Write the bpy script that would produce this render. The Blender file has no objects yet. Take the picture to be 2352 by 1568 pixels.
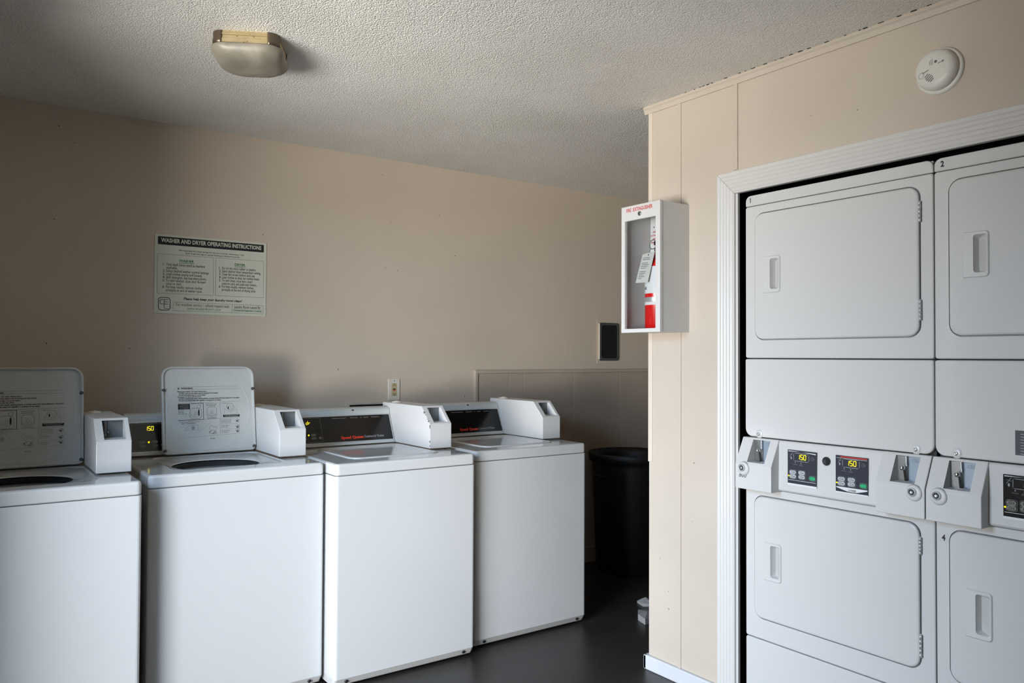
import bpy, bmesh, math, random
from mathutils import Matrix, Vector
PI = math.pi
random.seed(7)
SC = bpy.context.scene
COL = SC.collection

# ------------------------------------------------------------------ camera
cam_d = bpy.data.cameras.new('camera')
cam = bpy.data.objects.new('camera', cam_d)
COL.objects.link(cam)
yaw, pitch, roll, cam_h = 0.6165, 0.0194, 0.0045, 1.3549
F = Vector((math.sin(yaw)*math.cos(pitch), math.cos(yaw)*math.cos(pitch), math.sin(pitch)))
R = Vector((math.cos(yaw), -math.sin(yaw), 0.0))
U = R.cross(F)
R2 = R*math.cos(roll) + U*math.sin(roll)
U2 = -R*math.sin(roll) + U*math.cos(roll)
cam.matrix_world = Matrix(((R2.x, U2.x, -F.x, 0.0), (R2.y, U2.y, -F.y, 0.0), (R2.z, U2.z, -F.z, cam_h), (0, 0, 0, 1)))
cam_d.sensor_fit = 'HORIZONTAL'; cam_d.sensor_width = 36.0
cam_d.lens = 1807.2*36.0/2352.0
cam_d.clip_start = 0.02
SC.camera = cam

# ------------------------------------------------------------------ world, daylight, exposure
wd = bpy.data.worlds.new('sky'); SC.world = wd; wd.use_nodes = True
bg = wd.node_tree.nodes['Background']
bg.inputs[0].default_value = (0.55, 0.68, 0.9, 1.0)
bg.inputs[1].default_value = 0.2

def area(name, loc, target, sx, sy, watts, color, spread=180):
    d = bpy.data.lights.new(name, 'AREA'); d.shape = 'RECTANGLE'; d.size = sx; d.size_y = sy
    d.energy = watts; d.color = color; d.spread = math.radians(spread)
    o = bpy.data.objects.new(name, d); COL.objects.link(o)
    o.location = loc
    o.rotation_euler = (Vector(target)-Vector(loc)).to_track_quat('-Z', 'Y').to_euler()
    return o
area('daylight_sky', (-2.5, 0.9, 2.7), (0.9, 2.2, 0.8), 3.0, 1.6, 450, (0.50, 0.71, 1.0))
area('daylight_street', (-2.8, 0.9, 1.0), (0.9, 2.1, 1.4), 3.0, 1.4, 235, (1.0, 0.96, 0.90))
area('daylight_pavement', (-3.2, 0.3, 0.03), (-2.4, 0.7, 1.2), 3.0, 3.0, 880, (0.98, 0.97, 0.96))

SC.view_settings.view_transform = 'Standard'
SC.view_settings.look = 'None'
SC.view_settings.gamma = 1.0
SC.view_settings.use_curve_mapping = False
SC.view_settings.exposure = -0.12

# ------------------------------------------------------------------ materials
def lin(c):
    return tuple((x/255.0/12.92 if x/255.0 <= 0.04045 else ((x/255.0+0.055)/1.055)**2.4) for x in c)
def mat(name, rgb, rough=0.5, metal=0.0, coat=0.0, bump=None, var=None, spots=None, spec=None, emit=None, emit_s=0.0):
    """rgb: sRGB 0-255; bump=(scale, strength, distance); var=(scale, amount); spots=(scale, radius, rgb)"""
    m = bpy.data.materials.new(name); m.use_nodes = True
    nt = m.node_tree; b = nt.nodes['Principled BSDF']
    c = lin(rgb)
    b.inputs['Base Color'].default_value = (*c, 1)
    b.inputs['Roughness'].default_value = rough
    b.inputs['Metallic'].default_value = metal
    if coat: b.inputs['Coat Weight'].default_value = coat; b.inputs['Coat Roughness'].default_value = 0.08
    if spec is not None: b.inputs['Specular IOR Level'].default_value = spec
    tc = nt.nodes.new('ShaderNodeTexCoord')
    col_out = None
    if var:
        n = nt.nodes.new('ShaderNodeTexNoise'); n.inputs['Scale'].default_value = var[0]; n.inputs['Detail'].default_value = 5
        nt.links.new(tc.outputs['Object'], n.inputs['Vector'])
        r = nt.nodes.new('ShaderNodeValToRGB')
        r.color_ramp.elements[0].position = 0.3; r.color_ramp.elements[1].position = 0.7
        r.color_ramp.elements[0].color = (*[x*(1-var[1]) for x in c], 1)
        r.color_ramp.elements[1].color = (*[min(1, x*(1+var[1]*0.5)) for x in c], 1)
        nt.links.new(n.outputs['Fac'], r.inputs['Fac'])
        col_out = r.outputs['Color']
    if spots:
        v = nt.nodes.new('ShaderNodeTexVoronoi'); v.inputs['Scale'].default_value = spots[0]
        nt.links.new(tc.outputs['Object'], v.inputs['Vector'])
        lt = nt.nodes.new('ShaderNodeMath'); lt.operation = 'LESS_THAN'; lt.inputs[1].default_value = spots[1]
        nt.links.new(v.outputs['Distance'], lt.inputs[0])
        mx = nt.nodes.new('ShaderNodeMix'); mx.data_type = 'RGBA'
        mx.inputs[6].default_value = (*c, 1); mx.inputs[7].default_value = (*lin(spots[2]), 1)
        if col_out: nt.links.new(col_out, mx.inputs[6])
        nt.links.new(lt.outputs[0], mx.inputs[0])
        col_out = mx.outputs[2]
    if col_out: nt.links.new(col_out, b.inputs['Base Color'])
    if bump:
        n2 = nt.nodes.new('ShaderNodeTexNoise'); n2.inputs['Scale'].default_value = bump[0]; n2.inputs['Detail'].default_value = 4
        nt.links.new(tc.outputs['Object'], n2.inputs['Vector'])
        bp = nt.nodes.new('ShaderNodeBump'); bp.inputs['Strength'].default_value = bump[1]; bp.inputs['Distance'].default_value = bump[2]
        nt.links.new(n2.outputs['Fac'], bp.inputs['Height'])
        nt.links.new(bp.outputs['Normal'], b.inputs['Normal'])
    if emit:
        b.inputs['Emission Color'].default_value = (*lin(emit), 1); b.inputs['Emission Strength'].default_value = emit_s
    return m

M = {}
M['wall'] = mat('tan_wall_paint', (204, 190, 172), 0.55, bump=(160, 0.25, 0.004), var=(1.6, 0.06), spots=(8, 0.026, (96, 78, 62)))
M['wall2'] = mat('tan_board_paint', (198, 186, 171), 0.42, bump=(90, 0.12, 0.003), var=(2.5, 0.05), spots=(10, 0.032, (120, 100, 84)))
M['lowbounce'] = mat('low_bounce_dark_wall', (120, 106, 92), 0.6, var=(2, 0.05))  # unseen walls coloured darker to cut the light they bounce back
M['wains'] = mat('tan_panel_paint', (186, 172, 155), 0.35, var=(3, 0.05))
M['trim'] = mat('white_trim_paint', (208, 206, 202), 0.35, spots=(7, 0.014, (120, 100, 80)))
M['edge'] = mat('cream_edge_paint', (214, 202, 186), 0.4)
M['floor'] = mat('dark_concrete', (44, 41, 38), 0.38, bump=(40, 0.15, 0.003), var=(3.5, 0.35), spots=(5.0, 0.018, (170, 165, 158)))
M['base'] = mat('baseboard_paint', (204, 206, 210), 0.4, var=(9, 0.06), spots=(11, 0.03, (110, 95, 80)))
M['white'] = mat('white_enamel', (207, 206, 203), 0.26, coat=0.35, var=(2.0, 0.015), spots=(5.5, 0.008, (150, 120, 90)))
M['gloss'] = mat('glossy_white_enamel', (204, 203, 199), 0.12, coat=0.5, var=(2.0, 0.015))
M['white2'] = mat('white_powder_coat', (207, 206, 203), 0.42, coat=0.1, var=(3.0, 0.02))
M['chip'] = mat('chipped_white_coat', (206, 204, 201), 0.42, spots=(15, 0.045, (86, 70, 58)))
M['lid'] = mat('grey_white_lid', (188, 189, 184), 0.4, coat=0.1, var=(4, 0.03))
M['grime'] = mat('brown_grime', (96, 74, 50), 0.8)
M['gasket'] = mat('grey_seam', (70, 70, 70), 0.7)
M['seal'] = mat('grey_door_seal', (168, 171, 176), 0.5)
M['dark'] = mat('dark_void', (10, 10, 10), 0.9)
M['black'] = mat('black_gloss', (14, 14, 15), 0.18)
M['blackink'] = mat('black_ink', (22, 22, 22), 0.6)
M['greyink'] = mat('grey_ink', (105, 105, 102), 0.6)
M['green'] = mat('green_ink', (40, 110, 72), 0.6)
M['red'] = mat('red_ink', (196, 38, 30), 0.5)
M['redp'] = mat('red_panel_print', (226, 58, 32), 0.4)
M['whiteink'] = mat('white_ink', (220, 220, 216), 0.5)
M['greyp'] = mat('grey_panel_print', (150, 150, 150), 0.5)
M['silver'] = mat('silver_trim', (198, 200, 200), 0.35, metal=0.5)
M['chrome'] = mat('chrome', (225, 225, 228), 0.12, metal=1.0)
M['steel'] = mat('dull_steel', (150, 152, 152), 0.35, metal=0.9)
M['coin'] = mat('blue_grey_coin_plate', (150, 164, 176), 0.4, metal=0.25)
M['coing'] = mat('grey_coin_plate', (104, 108, 108), 0.45, metal=0.2)
M['tub'] = mat('tub_enamel', (58, 58, 58), 0.4)
M['navy'] = mat('navy_panel', (38, 42, 54), 0.35)
M['btn'] = mat('grey_button', (196, 198, 200), 0.4)
M['btnd'] = mat('dim_button', (120, 118, 108), 0.45)
M['gbtn'] = mat('green_button', (30, 168, 112), 0.4)
M['rubber'] = mat('black_rubber', (24, 24, 25), 0.6)
M['can'] = mat('black_bin_plastic', (9, 9, 10), 0.55, bump=(60, 0.1, 0.002))
M['led'] = mat('yellow_segment', (255, 235, 20), 0.4, emit=(255, 232, 0), emit_s=1.6)
M['ledo'] = mat('orange_segment', (230, 150, 20), 0.4, emit=(240, 150, 0), emit_s=1.0)
M['sign'] = mat('pale_sign_board', (210, 211, 194), 0.4, var=(5, 0.02))
M['brass'] = mat('tarnished_brass', (206, 188, 146), 0.28, metal=0.8, var=(30, 0.15), spots=(60, 0.12, (120, 96, 60)))
M['brassdark'] = mat('brass_dark_reflection', (104, 92, 76), 0.3, metal=0.7)  # dark reflection of the brass corners, put into the colour
M['smoke'] = mat('detector_plastic', (224, 222, 214), 0.4)
M['extred'] = mat('red_cylinder_paint', (222, 18, 18), 0.25, coat=0.4)
M['label'] = mat('white_label', (226, 226, 226), 0.45)
M['tag'] = mat('paper_tag', (206, 206, 200), 0.7)
M['plate'] = mat('outlet_plate_plastic', (220, 212, 198), 0.35)
M['ivory'] = mat('ivory_outlet', (196, 180, 140), 0.4)
M['paper'] = mat('scrap_paper', (140, 140, 138), 0.8)
M['cable'] = mat('blue_ink', (40, 110, 170), 0.5)

def ceiling_mat():
    m = bpy.data.materials.new('popcorn_ceiling'); m.use_nodes = True
    nt = m.node_tree; b = nt.nodes['Principled BSDF']; b.inputs['Roughness'].default_value = 0.62
    tc = nt.nodes.new('ShaderNodeTexCoord')
    n = nt.nodes.new('ShaderNodeTexNoise'); n.inputs['Scale'].default_value = 55; n.inputs['Detail'].default_value = 3
    v = nt.nodes.new('ShaderNodeTexVoronoi'); v.inputs['Scale'].default_value = 170; v.inputs['Randomness'].default_value = 1.0
    nt.links.new(tc.outputs['Object'], n.inputs['Vector']); nt.links.new(tc.outputs['Object'], v.inputs['Vector'])
    k = nt.nodes.new('ShaderNodeMath'); k.operation = 'MULTIPLY'; k.inputs[1].default_value = -0.6
    nt.links.new(v.outputs['Distance'], k.inputs[0])
    s = nt.nodes.new('ShaderNodeMath'); s.operation = 'MULTIPLY_ADD'; s.inputs[1].default_value = 0.55
    nt.links.new(n.outputs['Fac'], s.inputs[0]); nt.links.new(k.outputs[0], s.inputs[2])
    bp = nt.nodes.new('ShaderNodeBump'); bp.inputs['Strength'].default_value = 0.8; bp.inputs['Distance'].default_value = 0.006
    nt.links.new(s.outputs[0], bp.inputs['Height']); nt.links.new(bp.outputs['Normal'], b.inputs['Normal'])
    n3 = nt.nodes.new('ShaderNodeTexNoise'); n3.inputs['Scale'].default_value = 1.8; n3.inputs['Detail'].default_value = 3
    nt.links.new(tc.outputs['Object'], n3.inputs['Vector'])
    r = nt.nodes.new('ShaderNodeValToRGB')
    r.color_ramp.elements[0].position = 0.3; r.color_ramp.elements[0].color = (*lin((220, 216, 207)), 1)
    r.color_ramp.elements[1].position = 0.7; r.color_ramp.elements[1].color = (*lin((234, 231, 224)), 1)
    nt.links.new(n3.outputs['Fac'], r.inputs['Fac']); nt.links.new(r.outputs['Color'], b.inputs['Base Color'])
    return m
M['ceil'] = ceiling_mat()

def frosted_mat():
    m = bpy.data.materials.new('alabaster_glass'); m.use_nodes = True
    nt = m.node_tree; b = nt.nodes['Principled BSDF']; b.inputs['Roughness'].default_value = 0.42
    tc = nt.nodes.new('ShaderNodeTexCoord')
    n = nt.nodes.new('ShaderNodeTexNoise'); n.inputs['Scale'].default_value = 6; n.inputs['Detail'].default_value = 2; n.inputs['Distortion'].default_value = 1.6
    nt.links.new(tc.outputs['Object'], n.inputs['Vector'])
    r = nt.nodes.new('ShaderNodeValToRGB')
    r.color_ramp.elements[0].position = 0.4; r.color_ramp.elements[0].color = (*lin((122, 116, 102)), 1)
    r.color_ramp.elements[1].position = 0.62; r.color_ramp.elements[1].color = (*lin((146, 139, 125)), 1)
    nt.links.new(n.outputs['Fac'], r.inputs['Fac']); nt.links.new(r.outputs['Color'], b.inputs['Base Color'])
    return m
M['frost'] = frosted_mat()

def glass_mat():
    m = bpy.data.materials.new('clear_pane'); m.use_nodes = True
    nt = m.node_tree; nt.nodes.clear()
    out = nt.nodes.new('ShaderNodeOutputMaterial')
    t = nt.nodes.new('ShaderNodeBsdfTransparent'); t.inputs[0].default_value = (0.93, 0.94, 0.94, 1)
    g = nt.nodes.new('ShaderNodeBsdfGlossy'); g.inputs['Roughness'].default_value = 0.05
    lw = nt.nodes.new('ShaderNodeLayerWeight'); lw.inputs[0].default_value = 0.5
    pw = nt.nodes.new('ShaderNodeMath'); pw.operation = 'POWER'; pw.inputs[1].default_value = 5.0
    fr = nt.nodes.new('ShaderNodeMath'); fr.operation = 'MULTIPLY_ADD'; fr.inputs[1].default_value = 0.9; fr.inputs[2].default_value = 0.03
    nt.links.new(lw.outputs['Facing'], pw.inputs[0]); nt.links.new(pw.outputs[0], fr.inputs[0])
    mx = nt.nodes.new('ShaderNodeMixShader')
    nt.links.new(fr.outputs[0], mx.inputs[0]); nt.links.new(t.outputs[0], mx.inputs[1]); nt.links.new(g.outputs[0], mx.inputs[2])
    nt.links.new(mx.outputs[0], out.inputs[0])
    return m
M['glass'] = glass_mat()

# ------------------------------------------------------------------ mesh builder
def rr(x0, x1, z0, z1, r, seg=6):
    """rounded rectangle loop, counter-clockwise from the lower right corner; r one radius or (br, tr, tl, bl)"""
    if not isinstance(r, (tuple, list)): r = (r,)*4
    pts = []
    for (cx, cz, q, a0) in ((x1-r[0], z0+r[0], r[0], -PI/2), (x1-r[1], z1-r[1], r[1], 0), (x0+r[2], z1-r[2], r[2], PI/2), (x0+r[3], z0+r[3], r[3], PI)):
        for i in range(seg+1):
            a = a0 + PI/2*i/seg
            pts.append((cx+q*math.cos(a), cz+q*math.sin(a)))
    return pts

def rrd(x0, x1, z0, z1, r, seg=6, n=8):
    l = rr(x0, x1, z0, z1, r, seg); out = []
    for i, p in enumerate(l):
        out.append(p)
        if i % (seg+1) == seg:
            q = l[(i+1) % len(l)]
            out += [(p[0]+(q[0]-p[0])*k/(n+1), p[1]+(q[1]-p[1])*k/(n+1)) for k in range(1, n+1)]
    return out

class MB:
    def __init__(s): s.v = []; s.f = []; s.mi = []; s.sm = []
    def add(s, vs, fs, mi=0, smooth=False):
        o = len(s.v); s.v += [tuple(v) for v in vs]
        for f in fs: s.f.append(tuple(i+o for i in f)); s.mi.append(mi); s.sm.append(smooth)
    def frombm(s, bm, mi=0, smooth=False):
        bmesh.ops.recalc_face_normals(bm, faces=bm.faces[:])
        bm.verts.ensure_lookup_table(); bm.verts.index_update()
        s.add([v.co[:] for v in bm.verts], [[v.index for v in f.verts] for f in bm.faces], mi, smooth); bm.free()
    def box(s, x0, x1, y0, y1, z0, z1, mi=0, bev=0.0, seg=2):
        bm = bmesh.new(); bmesh.ops.create_cube(bm, size=1.0)
        for v in bm.verts: v.co = ((x0+x1)/2+v.co.x*(x1-x0), (y0+y1)/2+v.co.y*(y1-y0), (z0+z1)/2+v.co.z*(z1-z0))
        if bev: bmesh.ops.bevel(bm, geom=bm.edges[:], offset=bev, segments=seg, affect='EDGES', profile=0.5)
        s.frombm(bm, mi)
    def prism(s, prof, x0, x1, mi=0, bev=0.0, seg=2, axis='x'):
        """closed profile of (a, b) run along an axis: x -> (x, a, b); y -> (a, y, b); z -> (a, b, z)"""
        bm = bmesh.new()
        def P(t, a, b): return {'x': (t, a, b), 'y': (a, t, b), 'z': (a, b, t)}[axis]
        A = [bm.verts.new(P(x0, a, b)) for a, b in prof]; B = [bm.verts.new(P(x1, a, b)) for a, b in prof]
        bm.faces.new(A); bm.faces.new(B[::-1])
        n = len(prof)
        for i in range(n): bm.faces.new((A[i], B[i], B[(i+1) % n], A[(i+1) % n]))
        if bev: bmesh.ops.bevel(bm, geom=bm.edges[:], offset=bev, segments=seg, affect='EDGES', profile=0.5, clamp_overlap=True)
        s.frombm(bm, mi)
    def loops(s, loops, mi=0, smooth=False, cap0=False, cap1=False):
        """skin a list of closed 3D loops of equal length"""
        n = len(loops[0]); vs = [p for l in loops for p in l]; fs = []
        for k in range(len(loops)-1):
            for i in range(n):
                j = (i+1) % n
                fs.append((k*n+i, k*n+j, (k+1)*n+j, (k+1)*n+i))
        s.add(vs, fs, mi, smooth)
        if cap0: s.add(loops[0], [list(range(n))[::-1]], mi)
        if cap1: s.add(loops[-1], [list(range(n))], mi)
    def plate(s, rect, r, y0, y1, b=0.003, hole=None, hr=0.005, mi=0, seg=6):
        """upright plate facing -y, front at y0, back at y1, softened front edge, optional hole"""
        x0, x1, z0, z1 = rect
        def rs(q): return tuple(max(1e-4, k+q) for k in r) if isinstance(r, (tuple, list)) else max(1e-4, r+q)
        def L(l, y): return [(x, y, z) for x, z in l]
        ls = []
        o0 = rr(x0+b, x1-b, z0+b, z1-b, rs(-b), seg)
        om = rr(x0+b*.3, x1-b*.3, z0+b*.3, z1-b*.3, rs(-b*.3), seg)
        o1 = rr(x0, x1, z0, z1, r, seg)
        if hole:
            h = rr(*hole, hr, seg)
            s.loops([L(o1, y1), L(h, y1), L(h, y0), L(o0, y0)], mi)
        else:
            s.add(L(o0, y0), [list(range(len(o0)))], mi); s.add(L(o1, y1), [list(range(len(o1)))[::-1]], mi)
        s.loops([L(o0, y0), L(om, y0+b*.3), L(o1, y0+b), L(o1, y1)], mi)
    def flat(s, rect, y, mi=0, r=0.0, seg=5):
        l = rr(*rect, r, seg) if r else [(rect[0], rect[2]), (rect[1], rect[2]), (rect[1], rect[3]), (rect[0], rect[3])]
        s.add([(x, y, z) for x, z in l], [list(range(len(l)))], mi)
    def lathe(s, prof, c=(0, 0, 0), axis='z', seg=32, mi=0, smooth=True, cap=True):
        """prof of (radius, height); axis z up, or -y towards the viewer"""
        ls = []
        for r, h in prof:
            l = []
            for i in range(seg):
                a = 2*PI*i/seg; p, q = r*math.cos(a), r*math.sin(a)
                l.append({'z': (c[0]+p, c[1]+q, c[2]+h), '-y': (c[0]+p, c[1]-h, c[2]+q), 'x': (c[0]+h, c[1]+p, c[2]+q)}[axis])
            ls.append(l)
        s.loops(ls, mi, smooth, cap, cap)
    def tube(s, pts, r, seg=10, mi=0, closed=False):
        pts = [Vector(p) for p in pts]; n = len(pts); ls = []
        for i, p in enumerate(pts):
            if closed: t = pts[(i+1) % n]-pts[i-1]
            else: t = pts[min(i+1, n-1)]-pts[max(i-1, 0)]
            t.normalize(); a = t.orthogonal() if abs(t.z) > .9 else t.cross(Vector((0, 0, 1)))
            a.normalize(); b = t.cross(a)
            ls.append([p+a*(r*math.cos(2*PI*k/seg))+b*(r*math.sin(2*PI*k/seg)) for k in range(seg)])
        if closed: ls.append(ls[0])
        s.loops(ls, mi, True, not closed, not closed)
    def stroke(s, pts, w, y, mi=0, closed=False):
        n = len(pts)
        for i in range(n if closed else n-1):
            a, b = pts[i], pts[(i+1) % n]
            dx, dz = b[0]-a[0], b[1]-a[1]; l = math.hypot(dx, dz)
            if l < 1e-7: continue
            ex, ez = dx/l*w/2, dz/l*w/2
            s.add([(a[0]-ex-ez, y, a[1]-ez+ex), (b[0]+ex-ez, y, b[1]+ez+ex), (b[0]+ex+ez, y, b[1]+ez-ex), (a[0]-ex+ez, y, a[1]-ez-ex)], [(0, 1, 2, 3)], mi)
    def arc(s, cx, cz, rx, rz, w, y, mi=0, a0=0, a1=2*PI, n=20):
        s.stroke([(cx+rx*math.cos(a0+(a1-a0)*i/n), cz+rz*math.sin(a0+(a1-a0)*i/n)) for i in range(n+1)], w, y, mi)
    def disc(s, cx, cz, rx, rz, y, mi=0, n=20):
        s.add([(cx+rx*math.cos(2*PI*i/n), y, cz+rz*math.sin(2*PI*i/n)) for i in range(n)], [list(range(n))], mi)
    def text(s, body, x, z, width=None, size=None, y=0.0, mi=0, align='L', bold=0.0, shear=0.0, hgt=None, fn=None):
        """flat lettering facing -y; baseline z; width or size sets the scale; hgt stretches the height"""
        c = bpy.data.curves.new('lettering', 'FONT'); c.body = body; c.size = 1.0; c.resolution_u = 2; c.offset = bold; c.shear = shear
        o = bpy.data.objects.new('lettering', c)
        me = o.to_mesh()
        vs = [v.co.copy() for v in me.vertices]; fs = [tuple(p.vertices) for p in me.polygons]
        o.to_mesh_clear(); bpy.data.objects.remove(o); bpy.data.curves.remove(c)
        if not vs: return
        x0 = min(v.x for v in vs); x1 = max(v.x for v in vs); zm = max(v.y for v in vs)
        k = width/(x1-x0) if width else size
        kz = hgt/zm if hgt else (size if size and not width else k)
        off = {'L': x, 'C': x-(x1-x0)*k/2, 'R': x-(x1-x0)*k}[align]
        P = [(off+(v.x-x0)*k, y, z+v.y*kz) for v in vs]
        if fn: P = [fn(p) for p in P]
        s.add(P, fs, mi)
    def map(s, fn): s.v = [tuple(fn(v)) for v in s.v]; return s
    def build(s, name, mats, parent=None, loc=None, rotz=0.0, auto=True):
        if not isinstance(mats, (list, tuple)): mats = [mats]
        me = bpy.data.meshes.new(name); me.from_pydata(s.v, [], s.f)
        for m in mats: me.materials.append(M[m] if isinstance(m, str) else m)
        me.polygons.foreach_set('material_index', s.mi); me.polygons.foreach_set('use_smooth', s.sm)
        me.update()
        o = bpy.data.objects.new(name, me); COL.objects.link(o)
        if parent: o.parent = parent
        if loc: o.location = loc
        if rotz: o.rotation_euler = (0, 0, rotz)
        return o

def thing(name, label, cat, loc=(0, 0, 0), rotz=0.0, group=None):
    o = bpy.data.objects.new(name, None); COL.objects.link(o); o.empty_display_size = 0.05
    o.location = loc; o.rotation_euler = (0, 0, rotz)
    return tag(o, label, cat, group)
def tag(o, label, cat, group=None):
    o['label'] = label; o['category'] = cat
    if group: o['group'] = group
    return o
def struct(o): o['kind'] = 'structure'; return o
def dup(root, loc, rotz, label):
    def cp(o, par):
        c = o.copy(); COL.objects.link(c)
        if par: c.parent = par
        for ch in o.children: cp(ch, c)
        return c
    r = cp(root, None); r.location = loc; r.rotation_euler = (0, 0, rotz); r['label'] = label
    return r
def child(o, nm):
    for c in o.children:
        if c.name.split('.')[0] == nm: return c

SEG = {'a': ((.12, 1), (.88, 1)), 'b': ((1, .93), (1, .57)), 'c': ((1, .43), (1, .07)), 'd': ((.12, 0), (.88, 0)), 'e': ((0, .43), (0, .07)), 'f': ((0, .93), (0, .57)), 'g': ((.15, .5), (.85, .5))}
DIG = {'1': 'bc', '5': 'afgcd', '0': 'abcdef', 'd': 'bcdeg', 'r': 'eg', '8': 'abcdefg'}
def seven(mb, txt, xc, z, w, h, t, y, mi, pitch=1.5, slant=0.1):
    n = len(txt); x = xc-(n*w*pitch-(pitch-1)*w)/2
    for ch in txt:
        for sgm in DIG[ch]:
            (a, b), (c, d) = SEG[sgm]
            mb.stroke([(x+a*w+slant*b*h, z+b*h), (x+c*w+slant*d*h, z+d*h)], t, y, mi)
        x += w*pitch

# ------------------------------------------------------------------ the room
HC = 2.46; YW = 3.995; XD = 2.4885; YC = 2.469; XL = -0.25; YF = -2.6; XE = 4.6
# left doorway, near the camera
DY0, DY1, DZ = 1.12, 2.52, 2.10
b = MB(); b.box(XL-6, XE+.2, YF-4, YW+.2, -0.12, 0.0); struct(b.build('floor', 'floor'))
b = MB(); b.box(XL-.12, XE+.2, YF-.12, YW+.2, HC, HC+.1); struct(b.build('ceiling', 'ceil'))
b = MB(); b.box(XL-.12, XE+.2, YW, YW+.12, 0, HC); struct(b.build('wall_back', 'wall'))
b = MB()
b.box(XL-.12, XL, DY1, YW, 0, HC); b.box(XL-.12, XL, YF, DY0, 0, HC); b.box(XL-.12, XL, DY0, DY1, DZ, HC)
struct(b.build('wall_left', 'wall'))
b = MB(); b.box(XL-.12, XD, YF-.12, YF, 0, HC); struct(b.build('wall_front', 'lowbounce'))
b = MB(); b.box(XE, XE+.12, YC-.1, YW, 0, HC); struct(b.build('wall_alcove_end', 'lowbounce'))
# dryer wall with the closet opening
OY0, OY1, OZ = 0.36, 2.065, 2.068
b = MB()
b.box(XD, XD+.10, OY1, YC, 0, HC); b.box(XD, XD+.10, YF, OY0, 0, HC); b.box(XD, XD+.10, OY0, OY1, OZ, HC)
struct(b.build('wall_right', 'wall2'))
b = MB(); b.box(XD+.10, XE, YC-.03, YC, 0, HC); struct(b.build('wall_alcove', 'lowbounce'))
b = MB(); b.box(XD+.10, XD+.95, YC-.10, YC-.03, 0, HC); struct(b.build('wall_closet_side', 'dark'))  # closet walls coloured near black, so its deep shade is in the colour
b = MB(); b.box(XD+.95, XD+1.0, YF, YC-.1, 0, HC); struct(b.build('wall_closet', 'dark'))
# battens and joints on the dryer wall
b = MB(); b.box(XD-.004, XD, 2.283, 2.302, .06, HC-.03, bev=.0015); struct(b.build('trim_1', 'wall2'))
b = MB(); b.box(XD-.006, XD, 1.988, 2.006, 2.090, HC-.03, bev=.0025); struct(b.build('trim_2', 'wall2'))
# corner bead, broken off above the baseboard
b = MB(); b.box(XD-.004, XD+.018, YC-.020, YC+.004, .90, HC-.028, bev=.0025); struct(b.build('trim_3', 'edge'))
# ceiling moulding
b = MB(); b.prism([(XD-.016, HC), (XD-.016, HC-.010), (XD-.010, HC-.016), (XD-.006, HC-.033), (XD, HC-.033), (XD, HC)], YF, YC+.024, axis='y', bev=.001); struct(b.build('trim_4', 'wall2'))
# dark gaps where the popcorn meets the moulding
b = MB(); y = YC-.22
while y > 0.9:
    l = random.uniform(.004, .022)
    b.box(XD-.0195, XD-.0155, y-l, y, HC-random.uniform(.0008, .0022), HC+.001); y -= l+random.uniform(.006, .06)
struct(b.build('trim_5', 'dark'))
# fluted casing
def flute(u, w, n=5):
    t = u/w
    if t <= 0: return .012
    if t >= 1: return .017
    d = .018+.003*t
    if .06 < t < .94: d -= .0030*(0.5-0.5*math.cos(2*PI*n*(t-.06)/.88))
    return d
CW = .088; CO = 2.080; CI = CO-CW; HZ0 = 1.995; HZ1 = HZ0+CW
def casing():
    N = 66; us = [CW*i/N for i in range(N+1)]
    side = MB(); A = [(XD-flute(u, CW), CO-u, 0.0) for u in us]; B = [(XD-flute(u, CW), CO-u, HZ1-u-.0012) for u in us]
    side.add(A+B, [(i, i+1, N+2+i, N+1+i) for i in range(N)], 0, True)
    side.add([(XD, CO, 0), (XD, CO, HZ1), (XD-.012, CO, HZ1-.001), (XD-.012, CO, 0)], [(0, 1, 2, 3)])
    side.add([(XD, CI, 0), (XD, CI, HZ0), (XD-.017, CI, HZ0), (XD-.017, CI, 0)], [(0, 1, 2, 3)])
    side.box(XD-.010, XD+.004, CI-.009, CI+.012, 0, HZ0, bev=.002)
    struct(side.build('trim_6', 'trim'))
    head = MB(); A = [(XD-flute(u, CW), CO-u, HZ1-u) for u in us]; B = [(XD-flute(u, CW), .34+u, HZ1-u) for u in us]
    head.add(A+B, [(i, i+1, N+2+i, N+1+i) for i in range(N)], 0, True)
    head.add([(XD, CO, HZ1), (XD, .34, HZ1), (XD-.012, .34, HZ1), (XD-.012, CO, HZ1)], [(0, 1, 2, 3)])
    head.add([(XD, CI, HZ0), (XD, .34+CW, HZ0), (XD-.017, .34+CW, HZ0), (XD-.017, CI, HZ0)], [(0, 1, 2, 3)])
    struct(head.build('trim_7', 'trim'))
    s2 = MB(); A = [(XD-flute(u, CW), .34+u, 0.0) for u in us]; B = [(XD-flute(u, CW), .34+u, HZ1-u-.0012) for u in us]
    s2.add(A+B, [(i, i+1, N+2+i, N+1+i) for i in range(N)], 0, True)
    struct(s2.build('trim_8', 'trim'))
casing()
# baseboards
b = MB(); b.box(XD-.016, XD, 2.075, YC+.020, 0, .062, bev=.005); b.box(XD-.016, XD+.3, YC, YC+.020, 0, .062, bev=.005); struct(b.build('baseboard_right', 'base'))
b = MB(); b.box(2.56, XE, YW-.026, YW-.012, 0, .10, bev=.004); struct(b.build('baseboard_back', 'wains'))
# wainscot panel on the back wall by the alcove
b = MB()
xs = [2.555, 2.803, 2.913, 3.32, 3.73, 4.14, XE]
for i in range(len(xs)-1): b.box(xs[i]+.001, xs[i+1]-.001, YW-.012, YW, 0, 1.268, bev=.002)
struct(b.build('wall_wainscot', 'wains'))
b = MB(); b.box(2.548, XE, YW-.022, YW, 1.252, 1.273, bev=.005); struct(b.build('trim_9', 'wains'))
b = MB(); b.box(2.548, 2.572, YW-.020, YW, 0, 1.262, bev=.005); struct(b.build('trim_10', 'wains'))

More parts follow.
